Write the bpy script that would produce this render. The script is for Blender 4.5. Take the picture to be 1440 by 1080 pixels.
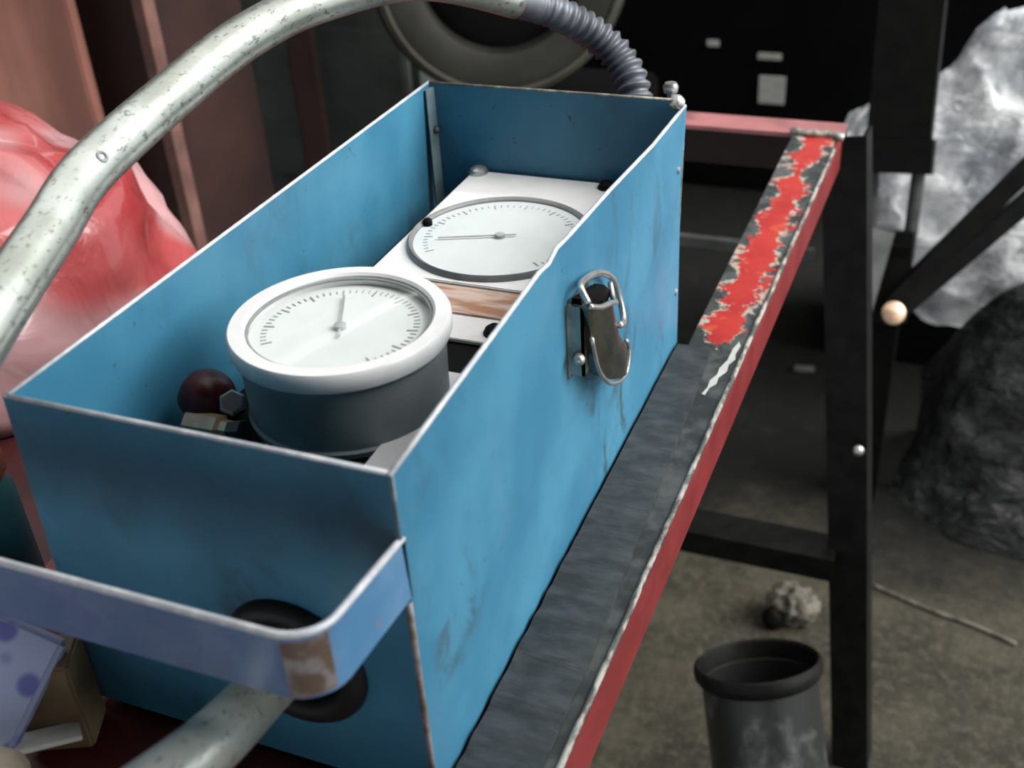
import bpy, bmesh, math, random
from mathutils import Vector, Matrix, noise
random.seed(4)
S = bpy.context.scene
C = S.collection
for o in list(bpy.data.objects):
    bpy.data.objects.remove(o)

# ------------------------------------------------------------------ camera, sky, light, exposure
cam = bpy.data.cameras.new('camera')
cam.sensor_width = 36.0
cam.lens = 40.416
cam.clip_start = 0.02
cam.dof.use_dof = True
cam.dof.focus_distance = 0.90
cam.dof.aperture_fstop = 6.5
co = bpy.data.objects.new('camera', cam)
C.objects.link(co)
rt, dn, fw = (0.92793271, 0.36835091, -0.05708317), (0.15402882, -0.5183774, -0.84116586), (-0.33943483, 0.77175286, -0.537756)
co.matrix_world = Matrix(((rt[0], -dn[0], -fw[0], 0.49375), (rt[1], -dn[1], -fw[1], -0.39733),
                          (rt[2], -dn[2], -fw[2], 0.34364), (0, 0, 0, 1)))
S.camera = co

w = bpy.data.worlds.new('overcast_sky')
S.world = w
w.use_nodes = True
wn, wl = w.node_tree.nodes, w.node_tree.links
wn.clear()
wo = wn.new('ShaderNodeOutputWorld')
wb = wn.new('ShaderNodeBackground')
tc = wn.new('ShaderNodeTexCoord')
sx = wn.new('ShaderNodeSeparateXYZ')
rp = wn.new('ShaderNodeValToRGB')
rp.color_ramp.elements[0].position = 0.0
rp.color_ramp.elements[0].color = (0.62, 0.66, 0.70, 1)
rp.color_ramp.elements[1].position = 0.8
rp.color_ramp.elements[1].color = (1.0, 1.0, 1.0, 1)
wl.new(tc.outputs['Generated'], sx.inputs[0])
wl.new(sx.outputs['Z'], rp.inputs[0])
wl.new(rp.outputs[0], wb.inputs['Color'])
wb.inputs['Strength'].default_value = 1.05
wl.new(wb.outputs[0], wo.inputs[0])

sun = bpy.data.lights.new('sun', 'SUN')
sun.energy = 3.8
sun.angle = math.radians(50)
sun.color = (1.0, 0.98, 0.95)
so = bpy.data.objects.new('sun', sun)
C.objects.link(so)
so.rotation_euler = Vector((0.84, 0.16, 0.64)).to_track_quat('Z', 'Y').to_euler()

S.view_settings.view_transform = 'Standard'
S.view_settings.look = 'None'
S.view_settings.gamma = 1.0
S.view_settings.use_curve_mapping = False
S.view_settings.exposure = 0.95

# ------------------------------------------------------------------ materials
ALB = 0.60        # overall reflectance: mixed colours scaled down so less light bounces between surfaces

class NT:
    """a material and a few short-hands for its nodes"""
    def __init__(s, name):
        s.m = bpy.data.materials.new(name)
        s.m.use_nodes = True
        s.n, s.l = s.m.node_tree.nodes, s.m.node_tree.links
        s.b = s.n['Principled BSDF']
        s.b.inputs['Specular IOR Level'].default_value = 0.3
        s.tc = s.n.new('ShaderNodeTexCoord')
    def noise(s, scale, detail=4, rough=0.55, stretch=None, dist=0.0):
        t = s.n.new('ShaderNodeTexNoise')
        t.inputs['Scale'].default_value = scale
        t.inputs['Detail'].default_value = detail
        t.inputs['Roughness'].default_value = rough
        t.inputs['Distortion'].default_value = dist
        if stretch:
            mp = s.n.new('ShaderNodeMapping')
            mp.inputs['Scale'].default_value = stretch
            s.l.new(s.tc.outputs['Object'], mp.inputs[0])
            s.l.new(mp.outputs[0], t.inputs['Vector'])
        else:
            s.l.new(s.tc.outputs['Object'], t.inputs['Vector'])
        return t.outputs['Fac']
    def axis(s, a):
        x = s.n.new('ShaderNodeSeparateXYZ')
        s.l.new(s.tc.outputs['Object'], x.inputs[0])
        return x.outputs[a]
    def ramp(s, fac, a, b, v0=0.0, v1=1.0):
        r = s.n.new('ShaderNodeMapRange')
        r.interpolation_type = 'SMOOTHSTEP'
        r.inputs['From Min'].default_value = a
        r.inputs['From Max'].default_value = b
        r.inputs['To Min'].default_value = v0
        r.inputs['To Max'].default_value = v1
        s.l.new(fac, r.inputs['Value'])
        return r.outputs[0]
    def math(s, op, a, b):
        r = s.n.new('ShaderNodeMath')
        r.operation = op
        for i, v in enumerate((a, b)):
            if isinstance(v, (int, float)):
                r.inputs[i].default_value = v
            else:
                s.l.new(v, r.inputs[i])
        return r.outputs[0]
    def mix(s, fac, a, b):
        a, b = [tuple(c * ALB for c in v) if isinstance(v, tuple) else v for v in (a, b)]
        r = s.n.new('ShaderNodeMix')
        r.data_type = 'RGBA'
        for i, v in ((0, fac), (6, a), (7, b)):
            if isinstance(v, (int, float)):
                r.inputs[i].default_value = v
            elif isinstance(v, tuple):
                r.inputs[i].default_value = (*v, 1)
            else:
                s.l.new(v, r.inputs[i])
        return r.outputs[2]
    def set(s, **k):
        for key, v in k.items():
            i = s.b.inputs[{'col': 'Base Color', 'rough': 'Roughness', 'metal': 'Metallic', 'coat': 'Coat Weight',
                            'spec': 'Specular IOR Level', 'trans': 'Transmission Weight', 'ior': 'IOR',
                            'sub': 'Subsurface Weight', 'sheen': 'Sheen Weight'}[key]]
            if isinstance(v, (int, float)):
                i.default_value = v
            elif isinstance(v, tuple):
                i.default_value = (*v, 1)
            else:
                s.l.new(v, i)
        return s
    def bump(s, h, strength=0.3, dist=0.002):
        b = s.n.new('ShaderNodeBump')
        b.inputs['Strength'].default_value = strength
        b.inputs['Distance'].default_value = dist
        s.l.new(h, b.inputs['Height'])
        s.l.new(b.outputs[0], s.b.inputs['Normal'])
        return s

def plain(name, col, rough=0.5, metal=0.0, var=0.25, scale=30, **k):
    t = NT(name)
    dark = tuple(c * (1 - var) for c in col)
    lite = tuple(min(1.3, c * (1 + var)) for c in col)
    n = t.noise(scale, 5)
    t.set(col=t.mix(t.ramp(n, 0.3, 0.7), dark, lite), rough=rough, metal=metal, **k)
    return t

M = {}
# worn blue enamel: soft tonal patches, dark rubbed smears low down, rust freckles
t = NT('blue_enamel')
base = t.mix(t.ramp(t.noise(9, 4), 0.35, 0.68), (0.050, 0.222, 0.365), (0.080, 0.296, 0.452))
smear = t.ramp(t.noise(26, 6, 0.65, (1, 1.0, 0.55), 0.6), 0.50, 0.66)
patch = t.ramp(t.noise(6, 2), 0.45, 0.58)
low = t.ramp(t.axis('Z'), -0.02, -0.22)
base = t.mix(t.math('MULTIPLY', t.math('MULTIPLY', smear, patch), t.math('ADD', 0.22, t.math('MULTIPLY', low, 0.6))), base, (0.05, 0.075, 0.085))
rub = t.ramp(t.noise(14, 3, 0.5, (1, 1, 0.6)), 0.60, 0.78, 0, 0.35)
base = t.mix(rub, base, (0.13, 0.25, 0.40))
spots = t.ramp(t.noise(120, 3, 0.6), 0.66, 0.74, 0, 0.6)
base = t.mix(spots, base, (0.06, 0.05, 0.045))
t.set(col=base, rough=0.42, spec=0.3).bump(t.noise(60, 3), 0.08, 0.001)
M['blue'] = t.m
t = NT('scuffed_blue_enamel')
b2 = t.mix(t.ramp(t.noise(22, 5), 0.36, 0.66), (0.085, 0.240, 0.440), (0.15, 0.30, 0.50))
b2 = t.mix(t.ramp(t.noise(40, 4), 0.58, 0.72, 0, 0.7), b2, (0.13, 0.17, 0.40))
pale = t.mix(t.ramp(t.noise(30, 5), 0.38, 0.62), (0.115, 0.205, 0.40), (0.17, 0.26, 0.46))
pale = t.mix(t.ramp(t.noise(40, 4), 0.58, 0.70, 0, 0.6), pale, (0.14, 0.17, 0.40))
b2 = t.mix(t.ramp(t.axis('Y'), -0.068, -0.080), b2, pale)  # violet tint and front tone put reflected light into the colour
t.set(col=t.mix(t.ramp(t.noise(75, 5), 0.64, 0.72, 0, 0.7), b2, (0.28, 0.20, 0.18)), rough=0.36)
M['blue_scuff'] = t.m
t = NT('bared_steel_edge')
t.set(col=t.mix(t.ramp(t.noise(90, 4), 0.4, 0.7), (0.62, 0.66, 0.72), (0.92, 0.93, 0.95)), rough=0.42, metal=0.15)
M['edge'] = t.m
t = NT('dull_steel_edge')
t.set(col=t.mix(t.ramp(t.noise(90, 4), 0.4, 0.7), (0.22, 0.20, 0.17), (0.55, 0.52, 0.47)), rough=0.5, metal=0.3)
M['edge_dull'] = t.m
t = NT('rusty_corner')
t.set(col=t.mix(t.ramp(t.noise(70, 5), 0.38, 0.62), (0.17, 0.115, 0.085), (0.34, 0.32, 0.33)), rough=0.55, metal=0.2)
M['rust_edge'] = t.m
M['sheet'] = plain('aluminium_sheet', (1.1, 1.08, 1.06), 0.40, 0.08, 0.05, 40).m
M['sheet2'] = plain('aluminium_sheet_pale', (1.12, 1.12, 1.10), 0.42, 0.06, 0.08, 30).m
t = NT('orange_streaked_strip')
t.set(col=t.mix(t.ramp(t.noise(45, 4, 0.5, (0.4, 2.2, 1)), 0.40, 0.62), (0.50, 0.25, 0.15), (0.80, 0.62, 0.52)), rough=0.5)
M['orange_strip'] = t.m  # streaked orange-brown tone for the strip on the plate
M['bezel'] = plain('polished_bezel', (1.18, 1.18, 1.18), 0.30, 0.15, 0.04, 60).m
M['dial'] = plain('white_dial', (1.15, 1.17, 1.15), 0.5, 0, 0.05, 14).m
M['ink'] = plain('faded_ink', (0.60, 0.62, 0.63), 0.6).m
t = NT('gauge_glass')
fr = t.n.new('ShaderNodeLayerWeight')
gl = t.n.new('ShaderNodeBsdfGlossy'); gl.inputs['Roughness'].default_value = 0.06
tr = t.n.new('ShaderNodeBsdfTransparent'); tr.inputs['Color'].default_value = (0.94, 0.96, 0.96, 1)
mx = t.n.new('ShaderNodeMixShader')
t.l.new(t.math('ADD', t.math('MULTIPLY', t.math('POWER', fr.outputs['Facing'], 4), 0.9), 0.045), mx.inputs[0]); t.l.new(tr.outputs[0], mx.inputs[1]); t.l.new(gl.outputs[0], mx.inputs[2])
t.l.new(mx.outputs[0], t.n['Material Output'].inputs[0])
M['glass'] = t.m
M['grey_ring'] = plain('dull_grey_ring', (0.30, 0.30, 0.30), 0.45, 0.2, 0.2, 30).m
M['case'] = plain('grey_gauge_case', (0.29, 0.325, 0.33), 0.5, 0.1, 0.15, 20).m
M['black'] = plain('black_paint', (0.0045, 0.0045, 0.004), 0.6, 0.0, 0.4, 25, spec=0.08).m
M['black_satin'] = plain('black_satin_steel', (0.0065, 0.0068, 0.006), 0.5, 0.0, 0.5, 35, spec=0.12).m
M['rubber'] = plain('black_rubber', (0.014, 0.014, 0.014), 0.55, 0, 0.3, 30).m
M['grey_flat'] = plain('grey_steel', (0.075, 0.080, 0.076), 0.5, 0.0, 0.35, 25, spec=0.3).m
M['grey_paint'] = plain('grey_blue_paint', (0.15, 0.23, 0.25), 0.4, 0, 0.3, 30).m
M['chrome'] = plain('nickel_plate', (0.50, 0.48, 0.40), 0.25, 0.9, 0.25, 60).m
M['bolt'] = plain('zinc_bolt', (0.70, 0.70, 0.68), 0.3, 0.8, 0.15, 50).m
M['brass'] = plain('brass', (0.90, 0.62, 0.42), 0.32, 0.4, 0.2, 60).m
M['maroon'] = plain('maroon_plastic', (0.085, 0.008, 0.012), 0.35, 0, 0.2, 30).m
# galvanised hose: bright, flecked with dark pitting
t = NT('galvanised_hose')
g = t.mix(t.ramp(t.noise(18, 4), 0.35, 0.65), (0.50, 0.54, 0.47), (0.74, 0.78, 0.72))
g = t.mix(t.ramp(t.noise(230, 4, 0.7, (1, 0.5, 1)), 0.55, 0.65, 0, 0.7), g, (0.13, 0.14, 0.11))
t.set(col=g, rough=0.30, metal=0.80).bump(t.noise(160, 3), 0.15, 0.001)
M['hose'] = t.m
M['hose_dark'] = plain('dark_flexible_hose', (0.15, 0.16, 0.185), 0.42, 0.35, 0.3, 40).m
# red paint, worn through to dark steel where the box slides along the rail
t = NT('worn_red_paint')
red = t.mix(t.ramp(t.noise(20, 3), 0.3, 0.7), (0.42, 0.024, 0.024), (0.56, 0.042, 0.032))
worn = t.mix(t.ramp(t.noise(38, 5), 0.38, 0.66), (0.030, 0.037, 0.039), (0.095, 0.105, 0.102))
red = t.mix(t.ramp(t.noise(55, 3), 0.58, 0.70, 0, 0.6), red, (0.66, 0.12, 0.04))
n = t.noise(17, 7, 0.72)
ex = t.ramp(t.axis('X'), 0.258, 0.321)
edge = t.math('ABSOLUTE', t.math('SUBTRACT', ex, 0.5), 0)
near = t.ramp(t.axis('Y'), 0.60, 0.52, 0, 0.6)
f = t.math('ADD', t.math('ADD', n, t.math('MULTIPLY', edge, 0.52)), near)
chip = t.math('MULTIPLY', t.math('MULTIPLY', t.ramp(f, 0.630, 0.668), t.ramp(f, 0.735, 0.690)), t.ramp(t.noise(75, 4, 0.65), 0.44, 0.58))
t.set(col=t.mix(chip, t.mix(t.ramp(f, 0.665, 0.70), red, worn), (0.50, 0.46, 0.38)), rough=0.42)
t.bump(t.ramp(f, 0.665, 0.70), -0.4, 0.002)
M['red_worn'] = t.m
t = NT('red_paint')
red = t.mix(t.ramp(t.noise(20, 4), 0.3, 0.7), (0.20, 0.022, 0.024), (0.27, 0.035, 0.036))
t.set(col=t.mix(t.ramp(t.noise(60, 5), 0.68, 0.74), red, (0.10, 0.07, 0.06)), rough=0.38)
M['red'] = t.m
M['pink_sheen'] = plain('red_paint_sheen', (0.38, 0.15, 0.15), 0.35, 0, 0.35, 14).m  # highlight on the rear rail top painted in as pink
M['weld'] = plain('bare_weld', (0.42, 0.41, 0.37), 0.45, 0.5, 0.5, 90).m
t = NT('chipped_pale_edge')
t.set(col=t.mix(t.ramp(t.noise(110, 4, 0.6, (1, 0.35, 1)), 0.42, 0.60), (0.08, 0.078, 0.07), (0.42, 0.41, 0.36)), rough=0.5)
M['chipped'] = t.m
t = NT('ribbed_black_mat')
t.set(col=t.mix(t.ramp(t.noise(45, 6, 0.65, (0.8, 1.6, 1)), 0.35, 0.7), (0.030, 0.036, 0.039), (0.066, 0.076, 0.082)), rough=0.45)
t.bump(t.noise(26, 4, 0.55, (0.35, 2.6, 1), 0.4), 0.45, 0.005)
M['mat'] = t.m
t = NT('dark_red_plate')
t.set(col=t.mix(t.ramp(t.noise(9, 5), 0.4, 0.6), (0.10, 0.016, 0.016), (0.035, 0.014, 0.014)), rough=0.5)
M['plate'] = t.m
# glossy crinkled red plastic
t = NT('glossy_red_plastic')
rb = t.mix(t.ramp(t.noise(5, 4), 0.35, 0.65), (0.42, 0.045, 0.050), (0.60, 0.12, 0.12))
t.set(col=t.mix(t.ramp(t.noise(3.6, 2), 0.50, 0.60, 0, 0.85), rb, (0.72, 0.44, 0.45)), rough=0.26, coat=0.4)  # pale pink patches stand in for glare on the plastic
t.bump(t.noise(11, 4, 0.5, None, 0.8), 0.4, 0.015)
M['red_bag'] = t.m
t = NT('brown_board')
t.set(col=t.mix(t.ramp(t.noise(2.2, 4, 0.5, (2.5, 2.5, 0.5)), 0.38, 0.62), (0.22, 0.092, 0.070), (0.46, 0.20, 0.15)), rough=0.6)
M['brown'] = t.m
M['brown_dark'] = plain('dark_red_brown', (0.030, 0.011, 0.009), 0.6, 0, 0.4, 4).m
M['pink_edge'] = plain('pinkish_timber_edge', (0.17, 0.085, 0.070), 0.6, 0, 0.3, 12).m
M['green_grey'] = plain('green_grey_paint', (0.075, 0.090, 0.078), 0.55, 0, 0.35, 6).m
M['olive'] = plain('dark_olive_paint', (0.024, 0.0235, 0.018), 0.5, 0, 0.4, 5).m
M['olive_rim'] = plain('olive_rim', (0.085, 0.083, 0.065), 0.45, 0, 0.25, 10).m
M['card'] = plain('white_card', (0.62, 0.62, 0.58), 0.6, 0, 0.12, 40).m
M['void'] = plain('near_black', (0.0035, 0.0040, 0.0035), 0.85, 0, 0.4, 3, spec=0.05).m  # shared near-black base colour for the background
# floor: sandy concrete near the bench, darker further in
t = NT('concrete_darker_far')
fl = t.mix(t.ramp(t.noise(6, 8, 0.7), 0.35, 0.66), (0.022, 0.020, 0.012), (0.072, 0.065, 0.043))
fl = t.mix(t.ramp(t.noise(45, 6, 0.8), 0.46, 0.66, 0, 0.75), fl, (0.110, 0.098, 0.072))
fl = t.mix(t.ramp(t.noise(80, 5, 0.8), 0.56, 0.68, 0, 0.7), fl, (0.018, 0.016, 0.011))
far_mask = t.ramp(t.math('ADD', t.axis('Y'), t.math('MULTIPLY', t.noise(2.4, 5, 0.65), 0.9)), 1.95, 2.30)
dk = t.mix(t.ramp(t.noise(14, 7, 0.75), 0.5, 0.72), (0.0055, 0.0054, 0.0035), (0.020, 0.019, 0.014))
t.set(col=t.mix(far_mask, fl, dk), rough=0.75, spec=0.25).bump(t.noise(40, 6, 0.7), 0.5, 0.01)
M['floor'] = t.m
M['bounce_pale'] = plain('pale_bounce', (0.80, 0.80, 0.80), 0.8, 0, 0.1, 4).m
M['blocker'] = plain('grey_blocker', (0.20, 0.20, 0.21), 0.85, 0, 0.2, 3).m
t = NT('crumpled_white_sheeting')
t.set(col=t.mix(t.ramp(t.noise(7, 6, 0.7), 0.38, 0.62), (0.55, 0.58, 0.63), (1.40, 1.42, 1.42)), rough=0.45)
t.bump(t.noise(16, 5, 0.6, (0.6, 1, 1.5), 1.0), 0.7, 0.03)
M['sheeting'] = t.m
t = NT('dark_crumpled_tarpaulin')
t.set(col=t.mix(t.ramp(t.noise(10, 6, 0.7, (0.5, 1.3, 1.3)), 0.42, 0.70), (0.014, 0.015, 0.015), (0.085, 0.088, 0.088)), rough=0.42)
t.bump(t.noise(14, 5, 0.6, (0.5, 1.5, 1.5), 1.0), 0.9, 0.04)
M['tarp'] = t.m
t = NT('black_tube_highlight')
t.set(col=t.mix(t.ramp(t.noise(9, 5, 0.6, (1, 1, 0.6)), 0.50, 0.68), (0.018, 0.020, 0.019), (0.15, 0.175, 0.165)), rough=0.36)  # pale greenish patches put the pipe's highlight into the colour
M['tube'] = t.m
t = NT('spotted_blue_paper')
vo = t.n.new('ShaderNodeTexVoronoi'); vo.inputs['Scale'].default_value = 30; vo.inputs['Randomness'].default_value = 0.7
t.l.new(t.tc.outputs['Object'], vo.inputs['Vector'])
t.set(col=t.mix(t.ramp(vo.outputs['Distance'], 0.26, 0.36), (0.16, 0.17, 0.48), (0.42, 0.48, 0.72)), rough=0.5)
M['spotted'] = t.m
M['cardboard'] = plain('brown_cardboard', (0.26, 0.19, 0.11), 0.7, 0, 0.2, 18).m
M['beige'] = plain('beige_tube', (0.42, 0.36, 0.28), 0.55, 0, 0.3, 25).m
M['orange'] = plain('dull_orange_plastic', (0.36, 0.12, 0.06), 0.45, 0, 0.2, 25).m
M['teal'] = plain('teal_plastic', (0.035, 0.13, 0.15), 0.4, 0, 0.2, 20).m
M['scrap'] = plain('pale_scrap', (0.14, 0.128, 0.10), 0.7, 0, 0.6, 40).m

# ------------------------------------------------------------------ mesh helpers
def link(name, bm, mat, parent=None, smooth=False, bevel=0.0, loc=None):
    if bevel:
        bmesh.ops.bevel(bm, geom=[e for e in bm.edges], offset=bevel, segments=2, affect='EDGES', clamp_overlap=True)
    bmesh.ops.recalc_face_normals(bm, faces=bm.faces)
    me = bpy.data.meshes.new(name)
    bm.to_mesh(me)
    bm.free()
    me.materials.append(M[mat])
    if smooth:
        me.polygons.foreach_set('use_smooth', [True] * len(me.polygons))
        if smooth != 'all':
            me.set_sharp_from_angle(angle=math.radians(40))
    o = bpy.data.objects.new(name, me)
    C.objects.link(o)
    if loc:
        o.location = loc
    if parent:
        o.parent = parent
        o.matrix_parent_inverse = Matrix.Translation(-parent.location) if not loc else Matrix()
    return o

def thing(name, label, cat, loc, group=None):
    o = bpy.data.objects.new(name, None)
    o.empty_display_size = 0.05
    C.objects.link(o)
    o.location = loc
    return tag(o, label, cat, group)

def tag(o, label, cat, group=None):
    o['label'] = label
    o['category'] = cat
    if group:
        o['group'] = group
    return o

def struct(name, bm, mat):
    o = link(name, bm, mat)
    o['kind'] = 'structure'
    return o

def box(a, b, bm=None):
    bm = bm or bmesh.new()
    xs, ys, zs = zip(a, b)
    v = [bm.verts.new((x, y, z)) for x in xs for y in ys for z in zs]
    for f in ((0, 1, 3, 2), (4, 6, 7, 5), (0, 4, 5, 1), (2, 3, 7, 6), (0, 2, 6, 4), (1, 5, 7, 3)):
        bm.faces.new([v[i] for i in f])
    return bm

def bar(p, q, wx, wy, up=(0, 1, 0), bm=None):
    """a rectangular bar from p to q"""
    bm = bm or bmesh.new()
    p, q = Vector(p), Vector(q)
    d = (q - p).normalized()
    s = d.cross(Vector(up)).normalized()
    u = s.cross(d).normalized()
    v = []
    for c in (p, q):
        for i, j in ((-1, -1), (1, -1), (1, 1), (-1, 1)):
            v.append(bm.verts.new(c + s * wx / 2 * i + u * wy / 2 * j))
    for f in ((3, 2, 1, 0), (4, 5, 6, 7), (0, 1, 5, 4), (1, 2, 6, 5), (2, 3, 7, 6), (3, 0, 4, 7)):
        bm.faces.new([v[i] for i in f])
    return bm

def prism(poly, axis, a, b, bm=None):
    """extrude a closed 2-D outline along an axis from a to b"""
    bm = bm or bmesh.new()
    def pt(u, v, t):
        return {'x': (t, u, v), 'y': (u, t, v), 'z': (u, v, t)}[axis]
    lo = [bm.verts.new(pt(u, v, a)) for u, v in poly]
    hi = [bm.verts.new(pt(u, v, b)) for u, v in poly]
    n = len(poly)
    bm.faces.new(lo)
    bm.faces.new(hi[::-1])
    for i in range(n):
        bm.faces.new((lo[i], lo[(i + 1) % n], hi[(i + 1) % n], hi[i]))
    return bm

def lathe(prof, seg=64, c=(0, 0, 0), axis=(0, 0, 1), closed=False):
    """turn (radius, height) pairs about an axis through c"""
    bm = bmesh.new()
    q = Vector((0, 0, 1)).rotation_difference(Vector(axis))
    rings = []
    for r, h in prof:
        if r < 1e-6:
            rings.append([bm.verts.new(q @ Vector((0, 0, h)) + Vector(c))])
        else:
            rings.append([bm.verts.new(q @ Vector((r * math.cos(a), r * math.sin(a), h)) + Vector(c))
                          for a in (2 * math.pi * i / seg for i in range(seg))])
    pairs = list(zip(rings, rings[1:]))
    if closed:
        pairs.append((rings[-1], rings[0]))
    for A, B in pairs:
        for i in range(seg):
            j = (i + 1) % seg
            if len(A) == 1 and len(B) == 1:
                continue
            if len(A) == 1:
                bm.faces.new((A[0], B[i], B[j]))
            elif len(B) == 1:
                bm.faces.new((A[i], A[j], B[0]))
            else:
                bm.faces.new((A[i], A[j], B[j], B[i]))
    return bm

def smooth_path(pts, n):
    """Catmull-Rom through pts, n samples a span"""
    P = [Vector(p) for p in pts]
    P = [P[0] * 2 - P[1]] + P + [P[-1] * 2 - P[-2]]
    out = []
    for i in range(1, len(P) - 2):
        for k in range(n):
            t = k / n
            a, b, c, d = P[i - 1:i + 3]
            out.append(0.5 * (2 * b + (c - a) * t + (2 * a - 5 * b + 4 * c - d) * t * t + (3 * b - a - 3 * c + d) * t ** 3))
    out.append(P[-2])
    return out

def tube(path, r, seg=24, bm=None, cap=True):
    bm = bm or bmesh.new()
    path = [Vector(p) for p in path]
    rad = r if callable(r) else (lambda i: r)
    N = None
    rings = []
    for i, p in enumerate(path):
        d = (path[min(i + 1, len(path) - 1)] - path[max(i - 1, 0)]).normalized()
        if N is None:
            N = d.orthogonal().normalized()
        N = (N - d * N.dot(d)).normalized()
        B = d.cross(N)
        rings.append([bm.verts.new(p + (N * math.cos(a) + B * math.sin(a)) * rad(i))
                      for a in (2 * math.pi * k / seg for k in range(seg))])
    for A, Bq in zip(rings, rings[1:]):
        for i in range(seg):
            bm.faces.new((A[i], A[(i + 1) % seg], Bq[(i + 1) % seg], Bq[i]))
    if cap:
        bm.faces.new(rings[0][::-1])
        bm.faces.new(rings[-1])
    return bm

def holed_plate(x0, x1, z0, z1, y0, y1, cx, cz, r, seg=48):
    """a plate in x-z with a round hole through it"""
    bm = bmesh.new()
    L = []
    for y in (y0, y1):
        inn, out = [], []
        for i in range(seg):
            a = 2 * math.pi * i / seg
            dx, dz = math.cos(a), math.sin(a)
            inn.append(bm.verts.new((cx + r * dx, y, cz + r * dz)))
            k = min([((x1 if dx > 0 else x0) - cx) / dx if abs(dx) > 1e-9 else 9e9,
                     ((z1 if dz > 0 else z0) - cz) / dz if abs(dz) > 1e-9 else 9e9])
            out.append([cx + k * dx, y, cz + k * dz])
        for X, Z in ((x0, z0), (x0, z1), (x1, z0), (x1, z1)):       # snap one sample to each corner
            j = min(range(seg), key=lambda i: (out[i][0] - X) ** 2 + (out[i][2] - Z) ** 2)
            out[j] = [X, y, Z]
        L.append((inn, [bm.verts.new(v) for v in out]))
    (i0, o0), (i1, o1) = L
    for i in range(seg):
        j = (i + 1) % seg
        bm.faces.new((i0[i], i0[j], o0[j], o0[i]))
        bm.faces.new((i1[j], i1[i], o1[i], o1[j]))
        bm.faces.new((i0[j], i0[i], i1[i], i1[j]))
        bm.faces.new((o0[i], o0[j], o1[j], o1[i]))
    return bm

# ------------------------------------------------------------------ the setting
FZ = -1.4
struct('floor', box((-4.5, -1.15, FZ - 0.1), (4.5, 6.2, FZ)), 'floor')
struct('bounce_ground', box((-4.5, -7.0, FZ - 0.1), (4.5, -1.15, FZ - 0.004)), 'bounce_pale')     # unseen pale ground added to bounce light onto the box front
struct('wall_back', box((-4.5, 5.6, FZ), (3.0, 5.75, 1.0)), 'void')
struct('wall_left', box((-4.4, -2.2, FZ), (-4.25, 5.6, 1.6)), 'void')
struct('blocker_front', box((-4.25, -1.15, 0.08), (3.2, -1.0, 1.3)), 'blocker')  # added behind the camera to shade front faces, open below for bounced light
b = box((-4.25, -1.15, 1.3), (3.2, 0.20, 1.4))  # unseen slab added overhead to keep light off the box front
box((-4.4, 1.55, 1.3), (0.2, 5.6, 1.4), b)  # unseen roof added to darken the background
struct('blocker_roof', b, 'void')
struct('blocker_right', box((0.95, -1.0, FZ), (1.1, -0.10, 1.3)), 'blocker')  # unseen wall added to block side light from front-facing panels

# ------------------------------------------------------------------ bench: welded angle-iron frame
TZ = -0.249
bench = thing('work_bench', 'red painted angle iron bench frame with worn rails and black legs carrying the blue box', 'bench', (-0.1, 0.3, FZ))
def xo(y):                                                 # the rail runs slightly out of parallel with the box
    return 0.3128 + 0.0075 * y
b = prism([(0.2655, -0.32), (xo(-0.32) - 0.0008, -0.32), (xo(1.168) - 0.0008, 1.168), (0.2585, 1.168)], 'z', TZ - 0.006, TZ)
link('side_rail', b, 'red_worn', bench, bevel=0.0012)
b = prism([(xo(-0.32) - 0.0006, -0.32), (xo(-0.32) + 0.0050, -0.32), (xo(1.168) + 0.0050, 1.168), (xo(1.168) - 0.0006, 1.168)], 'z', TZ - 0.046, TZ - 0.0012)
link('rail_flange', b, 'red', bench, bevel=0.0012)['label'] = 'red outer flange of the rail'
b = tube([(xo(-0.32 + 0.06 * i) + 0.0005, -0.32 + 0.06 * i, TZ + 0.0002 + 0.0006 * math.sin(i * 2.1)) for i in range(25)], 0.0026, 8)
link('chipped_edge', b, 'chipped', bench, smooth='all')['label'] = 'paint chipped to pale metal along the rail edge'
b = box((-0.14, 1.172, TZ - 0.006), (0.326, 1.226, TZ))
link('rear_rail', b, 'pink_sheen', bench)['label'] = 'rear rail, its sheen painted pinkish'
link('rear_flange', box((-0.14, 1.220, TZ - 0.075), (0.326, 1.226, TZ - 0.006)), 'brown_dark', bench)['label'] = 'flange under the rear rail, its shade painted dark red'  # shade below the rail put into the flange colour
b = box((-0.14, -0.32, TZ - 0.006), (-0.076, 1.168, TZ))
link('side_rail', b, 'red', bench)
b = box((-0.14, -0.39, TZ - 0.006), (0.316, -0.325, TZ))
link('front_rail', b, 'red', bench)
b = tube([(0.255 + 0.0105 * i, 1.169 + 0.003 * math.sin(i * 1.7), TZ + 0.002 + 0.002 * math.sin(i * 2.6)) for i in range(8)], 0.006, 10)
link('weld_bead', b, 'weld', bench, smooth='all')['label'] = 'bare grey weld across the rail corner'
b = box((-0.66, -0.30, TZ - 0.014), (0.30, 0.56, TZ - 0.0075))
link('shelf_plate', b, 'plate', bench)['label'] = 'dark red steel plate under the box'
sc = [(0.2960, 0.487), (0.2985, 0.500), (0.2978, 0.512), (0.3020, 0.524), (0.3015, 0.536), (0.3055, 0.552), (0.3060, 0.575), (0.3090, 0.590), (0.3120, 0.582), (0.3105, 0.566), (0.3125, 0.556),
      (0.3085, 0.545), (0.3095, 0.532), (0.3045, 0.520), (0.3050, 0.508), (0.3005, 0.500), (0.2990, 0.486)]
bm = prism(sc, 'z', TZ, TZ + 0.0006)
link('paint_scuff', bm, 'card', bench)['label'] = 'white scuffed streak on the rail'
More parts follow.
